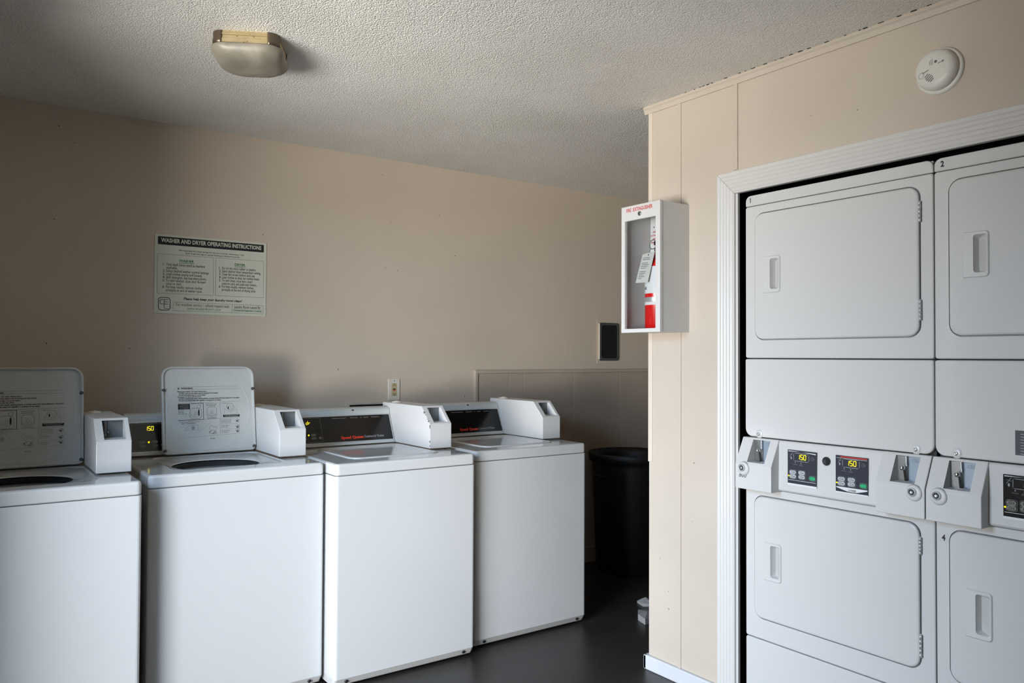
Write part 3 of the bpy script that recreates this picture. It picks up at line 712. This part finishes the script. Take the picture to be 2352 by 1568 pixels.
def stack(label, loc, rotz, nums, first):
    t = thing('stacked_dryer', label, 'clothes dryer', loc, rotz, 'stacked dryers in the framed closet')
    body = MB(); body.box(.003, DW-.003, .020, .70, .012, 1.950, bev=.003); body.build('cabinet', 'gasket', t)
    for (a_, c_, e_, f_) in ((.036, .678, 1.414, 1.909), (.032, .674, .374, .848)):
        sl_ = MB(); sl_.plate((a_, c_, e_, f_), .04, .0142, .0195, .001, hole=(a_+.035, c_-.035, e_+.035, f_-.035), hr=.02, seg=7); sl_.build('door_seal', 'seal', t)
    tb = MB(); tb.plate((0, DW, 1.9335, 1.974), (.003, .022, .022, .003), 0, .012, .004, seg=6); tb.box(.004, DW-.004, .011, .70, 1.94, 1.972); tb.build('top_panel', 'white', t)
    # upper tumbler
    stack_front(t, 1.3545, 1.9315, (.0425, .672, 1.421, 1.902), .008, 'upper_front')
    dryer_door(t, (.0465, .668, 1.425, 1.898), (.088, .161, 1.596, 1.733), ((1.784, 1.851), (1.474, 1.540)))
    sp = MB(); sp.plate((0, DW, 1.0575, 1.3505), (.030, .006, .006, .030), -.003, .014, .005, seg=6); so = sp.build('service_panel', 'white', t)
    for x in (.064, .655):
        s = MB(); s.lathe([(.017, -.001), (.012, .003), (.006, .0035), (0, .0035)], (x, -.003, 1.071), '-y', 20); s.lathe([(.0062, .003), (.0055, .0065), (.002, .0068), (.0, .005)], (x, -.003, 1.069), '-y', 14, 1, True, False)
        s.build('screw', ['white', 'chrome'], so)
    if not first:
        lb = MB(); lb.flat((.225, .36, 1.082, 1.152), -.0036, 0)
        for k in range(8): lb.stroke([(.240, 1.142-k*.008), (.345-.02*(k % 3), 1.142-k*.008)], .0022, -.004, 1)
        lb.build('black_notice_label', ['navy', 'greyp'], so)['label'] = 'dark notice label with rows of print'
    # lower tumbler
    stack_front(t, .3055, .868, (.0385, .668, .3815, .8415), .008, 'lower_front')
    dryer_door(t, (.0425, .664, .3855, .8375), (.088, .163, .533, .674), ((.744, .799), (.425, .497)))
    kp = MB(); kp.plate((0, DW, .03, .3025), .008, 0, .014, .004, seg=5); kp.build('kick_panel', 'white', t)
    for x in (.06, DW-.06):
        for y in (.08, .6):
            l = MB(); l.lathe([(.02, 0), (.022, .004), (.012, .010), (.012, .02)], (x, y, 0), 'z', 14); l.build('levelling_foot', 'rubber', t)
    # console fascia
    c = MB(); c.prism([(.012, .868), (-.013, .872), (-.018, .878), (-.014, 1.048), (-.010, 1.054), (.012, 1.054)], .15, .565, bev=.0015)
    con = c.build('control_console', 'white2', t)
    lcd_parts(con, .199, .316, .900, 1.026, False, '150' if first else '15', not first)
    lcd_parts(con, .388, .505, .900, 1.026, True, '150', not first)
    k = MB(); k.lathe([(0, 0), (.015, 0), (.015, .003), (.013, .004), (.011, .002), (0, .002)], (.352, -.0165, 1.000), '-y', 24); k.build('lock', 'rubber', con)
    a = dryer_coin(t, 0, .159, True, False)
    dryer_coin(t, .553, DW, False, False)
    if first:
        w = MB(); w.text('800', .018, .909, width=.034, y=-.0626, shear=.25); w.build('handwritten_number', 'blackink', a)['label'] = 'the number 800 written by hand in pen'
    for (n, x, z) in nums:
        s = MB(); yy = -.0004
        s.flat((x, x+.024, z, z+.026), yy-.0002, 0); (s.text(n, x+.012, z+.004, y=yy-.0006, mi=1, bold=.04, hgt=.018, width=.011, align='C') if n != '1' else (s.flat((x+.0115, x+.0145, z+.004, z+.022), yy-.0006, 1), s.add([(x+.0085, yy-.0006, z+.0165), (x+.0115, yy-.0006, z+.0175), (x+.0145, yy-.0006, z+.022), (x+.0118, yy-.0006, z+.022)], [(0, 1, 2, 3)], 1))); s.build('number_sticker', ['white', 'blackink'], t)
    return t
XF = 2.4735
stack('white stacked dryer numbered 1 beside the left casing of the closet', (XF, 1.942, 0), -PI/2, [('1', .011, 1.942)], True)
stack('white stacked dryer with stickers 2 and 4, cut by the right side of the photo', (XF, 1.2285, 0), -PI/2, [('2', .014, 1.942), ('4', .011, .797)], False)

# ------------------------------------------------------------------ fire extinguisher cabinet (local x right, y into wall)
CBW, CBH, CBD = .221, .530, .1700
t = thing('extinguisher_cabinet', 'white wall cabinet with a glass front lettered FIRE EXTINGUISHER', 'cabinet', (XD-CBD, 2.461, 1.460), -PI/2)
s = MB(); th = .004
s.box(0, th, .010, CBD-.006, 0, CBH); s.box(CBW-th, CBW, .010, CBD-.006, 0, CBH); s.box(th, CBW-th, .010, CBD-.006, 0, th); s.box(th, CBW-th, .010, CBD-.006, CBH-th, CBH); s.box(0, CBW, CBD-.006, CBD-.0008, 0, CBH)
s.lathe([(0, 0), (.002, 0), (.002, .001), (0, .001)], (0, 0, 0), 'x', 8)
shell = s.build('shell', 'white2', t)
d = MB(); d.plate((-.002, CBW+.002, -.002, CBH+.002), .003, -.004, .010, .002, hole=(.020, CBW-.022, .014, .470), hr=.002, seg=3)
do = d.build('door_frame', 'white2', t)
g = MB(); g.box(.018, CBW-.020, .003, .0055, .012, .472); g.build('glass_pane', 'glass', do)
l = MB(); l.text('FIRE  EXTINGUISHER', .030, .506, width=.152, y=-.0045, hgt=.0155, bold=.015); l.build('lettering', 'red', do)
k = MB(); k.lathe([(0, 0), (.0095, 0), (.0095, .002), (.007, .0035), (0, .003)], (.108, -.004, .4925), '-y', 20); k.lathe([(.0, .003), (.0025, .0038), (0, .004)], (.105, -.004, .4925), '-y', 8, 1); k.build('lock', ['steel', 'rubber'], do)
n = MB(); yy = CBD-.0068
n.flat((.006, .15, .335, .500), yy, 0); n.lathe([(0, 0), (.003, 0), (0, .001)], (.026, yy, .462), '-y', 10, 2)
for i, (q, w_) in enumerate((('FIRE', .03), ('EXTINGUISHER', .07), ('INSIDE', .03), ('BREAK GLASS', .05))): n.text(q, (.020, .008, .020, .010)[i], .437-i*.015, width=w_, y=yy-.0005, mi=1, hgt=.008, bold=.02)
n.build('inside_notice', ['label', 'red', 'dark'], shell)

t = thing('fire_extinguisher', 'red fire extinguisher with a hanging paper tag inside the wall cabinet', 'fire extinguisher', (XD-.088, 2.332, 1.4645), -PI/2)
RB = .054
e = MB(); e.lathe([(0, 0), (RB-.006, 0), (RB, .006), (RB, .270), (RB-.006, .292), (.030, .312), (.018, .318), (.018, .330)], seg=40); cy = e.build('cylinder', 'extred', t)
def band(z0, z1, mi, a0=0, a1=2*PI, rad=RB+.0006, n=40):
    m = MB(); vs = []
    for i in range(n+1):
        a = a0+(a1-a0)*i/n; vs += [(rad*math.cos(a), rad*math.sin(a), z0), (rad*math.cos(a), rad*math.sin(a), z1)]
    m.add(vs, [(2*i, 2*i+2, 2*i+3, 2*i+1) for i in range(n)], mi, True); return m
lb = band(.156, .268, 0); x = band(.122, .140, 1); lb.v, lb.f, lb.mi, lb.sm = lb.v, lb.f, lb.mi, lb.sm
o = len(lb.v); lb.v += x.v; lb.f += [tuple(i+o for i in f) for f in x.f]; lb.mi += x.mi; lb.sm += x.sm
x = band(.108, .121, 0, PI*1.0, PI*1.75, RB+.001); o = len(lb.v); lb.v += x.v; lb.f += [tuple(i+o for i in f) for f in x.f]; lb.mi += x.mi; lb.sm += x.sm
def wrap(p, rad=RB+.0014): a = p[0]/RB-PI/2; return (rad*math.cos(a), rad*math.sin(a), p[2])
for i, (q, z_, w_, mi_) in enumerate((('2-A:10-B:C', .232, .05, 2), ('P.A.S.S.', .205, .04, 2), ('B  C', .172, .045, 2), ('ABC', .172, .02, 2), ('FIRST ALERT', .112, .034, 3))):
    if q == 'FIRST ALERT': q = 'AMEREX'
    lb.text(q, -.078 if i != 3 else -.03, z_, width=w_, hgt=.012 if mi_ == 2 else .006, mi=mi_, fn=lambda p: wrap((p[0], 0, p[2])))
for i in range(3): lb.add([wrap(p) for p in ((-.075, 0, .19+i*.02), (-.045, 0, .20+i*.02), (-.045, 0, .2015+i*.02), (-.075, 0, .1915+i*.02))], [(0, 1, 2, 3)], 2)
lb.build('body_label', ['label', 'silver', 'blackink', 'cable'], cy)
v = MB(); v.lathe([(.016, .328), (.016, .345), (.012, .350), (.012, .375), (0, .378)], seg=20); v.build('valve', 'chrome', t)
v = MB(); v.box(-.018, .070, -.008, .008, .362, .368, bev=.002); v.prism([(.075, .395), (-.015, .378), (-.018, .370), (-.012, .366), (.073, .388)], -.008, .008, axis='y', bev=.001); v.build('handle', 'rubber', t)
v = MB(); v.tube([(.012, -.008, .352), (.035, -.018, .350), (.050, -.026, .33), (.055, -.030, .29), (.053, -.030, .22)], .006, 10); v.build('hose', 'rubber', t)
v = MB(); v.tube([(-.004+.019*math.cos(a), -.026, .362+.019*math.sin(a)) for a in [2*PI*i/24 for i in range(24)]], .0018, 8, 0, True); v.build('pull_ring', 'steel', t)
v = MB(); v.add([(-.039, -.0505, .3215), (.032, -.0505, .3285), (.008, -.0675, .2005), (-.064, -.0675, .2025)], [(0, 1, 2, 3)], 0)
P0, PX, PZ = Vector((-.064, -.0678, .2025)), Vector((.072, 0, -.002)), Vector((.025, .017, .119))
def tg(p): q = P0+PX*p[0]+PZ*p[2]; return (q.x, q.y-.0008, q.z)
for i, w_ in enumerate((.55, .6, .0, .5, .6, .55, .45, .0, .5, .5, .4, .5, .3)):
    if w_: v.add([tg(p) for p in ((.12, 0, .86-i*.06), (.12+w_, 0, .86-i*.06), (.12+w_, 0, .88-i*.06), (.12, 0, .88-i*.06))], [(0, 1, 2, 3)], 1)
v.disc(0, 0, .003, .004, 0, 2); 
nv = len(v.v)
for i in range(nv-20, nv): p = v.v[i]; v.v[i] = (-.004+p[0], -.0523, .316+p[2])
v.tube([(-.004, -.052, .316), (-.008, -.042, .335), (-.012, -.026, .345)], .0008, 6, 3)
v.build('inspection_tag', ['tag', 'greyink', 'grime', 'steel'], t)['label'] = 'grey paper inspection tag on a wire'

# ------------------------------------------------------------------ smoke detector
t = thing('smoke_detector', 'round white smoke detector on the tan wall above the dryers', 'smoke detector', (XD, 1.214, 2.247), -PI/2)
b = MB(); b.lathe([(.072, 0), (.072, .008), (.069, .012), (.060, .013)], (0, 0, 0), '-y', 48, 0, True); base = b.build('base_ring', 'smoke', t)
b = MB(); b.lathe([(.058, .010), (.062, .014), (.063, .022), (.060, .034), (.054, .041), (.040, .045), (0, .0465)], (0, 0, 0), '-y', 48); dm = b.build('cover', 'smoke', t)
b = MB()
for i, h in enumerate((.006, .009, .0095, .009, .006)):
    c = (i-2)*.0042; b.stroke([(-.012+c-.707*h, -.026+c*-1+.0-.0-.707*h), (-.012+c+.707*h, -.026-c+.707*h)], .0019, -.0462)
b.build('vent_slots', 'dark', dm)
b = MB(); b.disc(.008, .019, .0045, .0045, -.0464); 
for i in range(3): b.stroke([(-.002-i*.004, .012), (-.002-i*.004, .030-.003*i)], .0016, -.0464, 1)
b.stroke([(.015, .012), (.030, .015)], .002, -.0458); b.add([(.027, -.0456, .011), (.034, -.0456, .0158), (.027, -.0456, .019)], [(0, 1, 2)])
b.stroke([(-.028, -.006), (-.020, -.003), (-.014, -.001)], .002, -.0464); b.stroke([(-.034, -.003), (-.029, -.0075)], .0016, -.0462)
b.arc(-.037, -.014, .008, .009, .0008, -.0462, 1)
b.build('markings', ['greyink', 'greyp'], dm)

# ------------------------------------------------------------------ wall sign
SW, SH = .528, .375
t = thing('instruction_sign', 'pale sign headed WASHER AND DRYER OPERATING INSTRUCTIONS on the tan wall', 'sign', (.763, YW, 1.553), 0)
b = MB(); b.box(0, SW, -.004, -.0005, 0, SH, bev=.0006); bd = b.build('board', 'sign', t)
b = MB(); Y = -.0044; Y2 = -.0048
def X(u): return u*SW
def Z(v): return (1-v)*SH
b.flat((X(.026), X(.974), Z(.130), Z(.028)), Y, 0)
b.text('WASHER AND DRYER OPERATING INSTRUCTIONS', X(.052), Z(.098), width=X(.898), y=Y2, mi=2, bold=.03, hgt=.0195)
b.text('Not responsible for clothes damaged or lost due to misuse, overloading or theft.', X(.205), Z(.196), width=X(.585), y=Y, bold=.01)
b.text('Refer to garment tags for special washing and drying instructions.', X(.262), Z(.228), width=X(.485), y=Y, bold=.01)
for (u0, u1) in ((.024, .507), (.528, .975)): b.stroke([(X(u0), Z(.745)), (X(u1), Z(.745)), (X(u1), Z(.25)), (X(u0), Z(.25))], .0013, Y, 1, True)
b.text('WASHER', X(.205), Z(.336), width=X(.13), y=Y, mi=3, bold=.03); b.flat((X(.205), X(.336), Z(.352), Z(.346)), Y, 3)
b.text('DRYER', X(.702), Z(.336), width=X(.098), y=Y, mi=3, bold=.03); b.flat((X(.702), X(.800), Z(.352), Z(.346)), Y, 3)
LL = [('1.', 'Only wash items rated as machine', .333), ('', 'washable.', .095), ('2.', 'Select desired washer control settings.', .372), ('3.', 'Load clothes evenly and loosely.', .312), ('4.', 'Add detergent. See box instructions.', .348),
      ('5.', 'To start washer, close door & insert', .345), ('', 'coins or card.', .13), ('6.', 'For best results, remove clothes', .312), ('', 'promptly at end of washer cycle.', .312)]
for i, (n_, s_, w_) in enumerate(LL):
    z_ = Z(.392+i*.0408)
    if n_: b.text(n_, X(.068), z_, size=.0165, y=Y, bold=.01)
    b.text(s_, X(.098), z_, width=X(w_), y=Y, hgt=.0128, bold=.01)
RL = [('1.', 'Do not dry wool, rubber or plastics.', .315), ('2.', 'Select desired dryer temperature setting.', .362), ('3.', 'Clean lint screen before each use.', .308), ('4.', 'Load clothes so they can tumble freely.', .35),
      ('5.', 'To start dryer, close door, insert', .285), ('', 'coins or card, and push start button.', .325), ('6.', 'For best results, remove clothes', .292), ('', 'promptly at the end of drying cycle.', .315)]
for i, (n_, s_, w_) in enumerate(RL):
    z_ = Z(.392+i*.0408)
    if n_: b.text(n_, X(.558), z_, size=.0165, y=Y, bold=.01)
    b.text(s_, X(.585), z_, width=X(w_), y=Y, hgt=.0128, bold=.01)
b.text('Please help keep your laundry room clean!', X(.248), Z(.818), width=X(.525), y=Y, bold=.03, shear=.25)
b.stroke([(X(.162), Z(.962)), (X(.975), Z(.962)), (X(.975), Z(.852)), (X(.162), Z(.852))], .0013, Y, 1, True); b.stroke([(X(.683), Z(.962)), (X(.683), Z(.852))], .0013, Y, 1)
b.text('For machine service / refund request visit:', X(.185), Z(.900), width=X(.472), y=Y, hgt=.0150)
b.text('www.washerdryer1.com', X(.282), Z(.943), width=X(.295), y=Y, mi=3, hgt=.0125)
b.text('Laundry Room Leased By:', X(.700), Z(.900), width=X(.25), y=Y, hgt=.0135, bold=.01)
b.text('Commercial Equipment Company', X(.692), Z(.940), width=X(.268), y=Y, mi=3, hgt=.0105, bold=.02)
b.stroke(rr(X(.036), X(.134), Z(.958), Z(.80), .012, 4), .0030, Y, 0, True)
def cshape(u0, u1, v0, v1, w_): return [(X(u1), Z(v0)), (X(u0)+.004, Z(v0)), (X(u0), Z(v0)-.004), (X(u0), Z(v1)+.004), (X(u0)+.004, Z(v1)), (X(u1), Z(v1))]
b.stroke(cshape(.050, .084, .826, .882, 0), .0024, Y, 0)
b.stroke(cshape(.084, .118, .826, .882, 0), .0024, Y, 0); b.stroke([(X(.084), Z(.854)), (X(.116), Z(.854))], .0024, Y, 0)
b.stroke(cshape(.084, .118, .882, .938, 0), .0024, Y, 0)
b.text('0512', X(.012), Z(.985), width=X(.02), y=Y, mi=1); b.text('Rev. 1', X(.955), Z(.985), width=X(.02), y=Y, mi=1)
b.build('printing', ['blackink', 'greyink', 'sign', 'green'], t)['label'] = 'black and green lettering with a CEC emblem'

# ------------------------------------------------------------------ outlets and boxes on the back wall
t = thing('wall_outlet', 'ivory outlet with red and black buttons above the third washer', 'outlet', (2.018, YW, 1.168), 0)
b = MB(); b.plate((-.0355, .0355, -.060, .060), .004, -.006, 0, .0025, hole=(-.0175, .0175, -.035, .035), hr=.002, seg=3); b.lathe([(0, 0), (.003, 0), (0, .0012)], (.001, -.006, .049), '-y', 10, 1); b.build('cover_plate', ['plate', 'gasket'], t)
b = MB(); b.box(-.017, .017, -.0065, -.001, -.0345, .0345, bev=.001); rc = b.build('receptacle', 'ivory', t)
b = MB()
for zz in (.0225, -.0225):
    b.box(-.0075, -.0050, -.0070, -.006, zz-.004, zz+.004); b.box(.0050, .0075, -.0070, -.006, zz-.004, zz+.004); b.disc(0, zz-.0075 if zz < 0 else zz+.0075, .0028, .003, -.0068)
b.build('socket_slots', 'dark', rc)
b = MB(); b.box(-.0085, .0085, -.008, -.006, .0005, .0055, bev=.0006); b.build('test_button', 'black', rc)
b = MB(); b.box(-.0085, .0085, -.008, -.006, -.0065, -.0012, bev=.0006); b.build('reset_button', 'red', rc)

t = thing('blank_wall_plate', "tan painted cover plate on the wall, half hidden behind the second washer's raised lid", 'wall plate', (1.214, YW, 1.177), 0)
b = MB(); b.plate((-.034, .034, -.052, .052), .004, -.006, 0, .0025, seg=3); b.build('cover_plate', 'wall', t)
b = MB(); b.lathe([(0, 0), (.003, 0), (0, .0012)], (0, -.006, .036), '-y', 10); b.lathe([(0, 0), (.003, 0), (0, .0012)], (0, -.006, -.036), '-y', 10); b.build('screw', 'edge', t)

t = thing('supply_box', "long dark recess with a tan rim in the wall above the third washer's console", 'wall box', (1.738, YW, 1.04), 0)
b = MB(); b.plate((-.010, .27, -.02, .062), .002, -.012, 0, .002, hole=(.010, .258, -.010, .050), hr=.002, seg=3); b.build('rim', 'wall', t)
b = MB(); b.box(.008, .260, -.003, -.0005, -.012, .052); b.build('recess', 'dark', t)

t = thing('electrical_box', 'dark open metal box set in the tan wall above the trash can', 'electrical box', (3.637, YW, 1.46), 0)
b = MB(); b.plate((-.105, .105, -.148, .150), .004, -.002, 0, .001, hole=(-.088, .090, -.128, .128), hr=.016, seg=4); b.build('cover_patch', 'wall', t)
b = MB(); b.plate((-.090, .088, -.129, .128), .016, -.010, 0, .002, hole=(-.070, .078, -.112, .112), hr=.018, seg=4); b.box(-.091, -.088, -.012, -.001, -.120, .122, 1); b.build('rim', ['gasket', 'edge'], t)
b = MB(); b.box(-.075, .083, -.003, -.001, -.116, .116); b.box(-.045, .04, -.006, -.003, .02, .075, 1, .002); b.box(-.04, .02, -.006, -.003, -.07, -.03, 1, .002); b.box(-.020, .068, -.011, -.0095, .112, .122, 2, .001); b.build('interior', ['rubber', 'dark', 'steel'], t)

# ------------------------------------------------------------------ ceiling light
t = thing('ceiling_light', 'square brass ceiling light with a frosted swirled glass bowl', 'ceiling light', (.842, 2.795, HC), math.radians(-28))
def sq(s_, z_, r_): return [(x, y, z_) for x, y in rr(-s_/2, s_/2, -s_/2, s_/2, r_, 8)]
b = MB()
S0 = .212
b.loops([sq(S0, 0, .035), sq(S0, -.006, .035), sq(S0+.006, -.008, .037), sq(S0+.006, -.014, .037), sq(S0+.001, -.016, .036), sq(S0+.001, -.024, .036), sq(S0+.008, -.026, .038), sq(S0+.008, -.040, .038), sq(S0-.004, -.043, .036)], 0, False, True, True)
b.build('frame', 'brass', t)
for sx, sy in ((1, -1), (-1, -1), (1, 1), (-1, 1)):  # added corner pieces, coloured as the brass reflecting the dark room
    b = MB(); n = 8; c0 = S0/2-.030; R_ = .0350
    A = [(sx*(c0+R_*math.cos(PI/2*i/n)), sy*(c0+R_*math.sin(PI/2*i/n))) for i in range(n+1)]
    b.loops([[(x*f, y*f, z_) for x, y in A]+[(x*f*.985, y*f*.985, z_) for x, y in A[::-1]] for f, z_ in ((1, -.001), (1.005, -.008), (1.0, -.018), (1.012, -.027), (1.012, -.039), (.99, -.042))], 0, True, True, True)
    b.build('corner_dark_reflection', 'brassdark', t)
b = MB()
b.loops([sq(.205, -.040, .04), sq(.228, -.042, .05), sq(.240, -.046, .055), sq(.241, -.054, .06), sq(.234, -.066, .065), sq(.219, -.077, .07), sq(.192, -.087, .07), sq(.146, -.0935, .06), sq(.08, -.0955, .035)], 0, True, True, True)
b.build('glass_bowl', 'frost', t)

# ------------------------------------------------------------------ trash can and litter
t = thing('trash_can', 'tall round black trash can in the dim alcove', 'trash can', (3.56, 3.71, 0), 0)
b = MB(); b.lathe([(0, .0), (.205, .0), (.212, .01), (.238, .66), (.238, .70), (.252, .705), (.255, .735), (.250, .742), (.236, .742), (.230, .70), (.20, .03), (0, .03)], seg=48, cap=False); b.build('bin', 'can', t)
b = MB(); b.lathe([(.247, .690), (.262, .700), (.264, .738), (.258, .748), (.246, .744)], seg=48, cap=False); b.build('rim', 'can', t)
for sx in (-1, 1):
    b = MB(); b.tube([(sx*.236, -.05, .60), (sx*.268, -.045, .615), (sx*.272, 0, .62), (sx*.268, .045, .615), (sx*.236, .05, .60)], .009, 8); b.build('handle', 'can', t)
def scrap(name, lab, x, y, pts, h, rz):
    b = MB(); n = len(pts)
    top = [(px, py, .004+h*random.random()) for px, py in pts]; bot = [(px, py, .0006) for px, py in pts]
    b.loops([bot, top], 0); b.add(top+[(0, 0, h*1.3)], [(i, (i+1) % n, n) for i in range(n)]); b.add(bot, [list(range(n))])
    o = b.build(name, 'paper', None, (x, y, 0), rz); tag(o, lab, 'paper')
scrap('crumpled_paper', 'grey paper scrap on the floor by the wall corner, the larger one', 2.955, 2.945, [(-.10, -.03), (0, -.05), (.09, -.02), (.10, .04), (.02, .06), (-.05, .03)], .03, .4)
scrap('crumpled_paper', 'small paper scrap on the floor behind the larger one', 3.12, 3.12, [(-.05, -.03), (.03, -.04), (.07, 0), (.03, .04), (-.04, .03)], .03, 1.1)
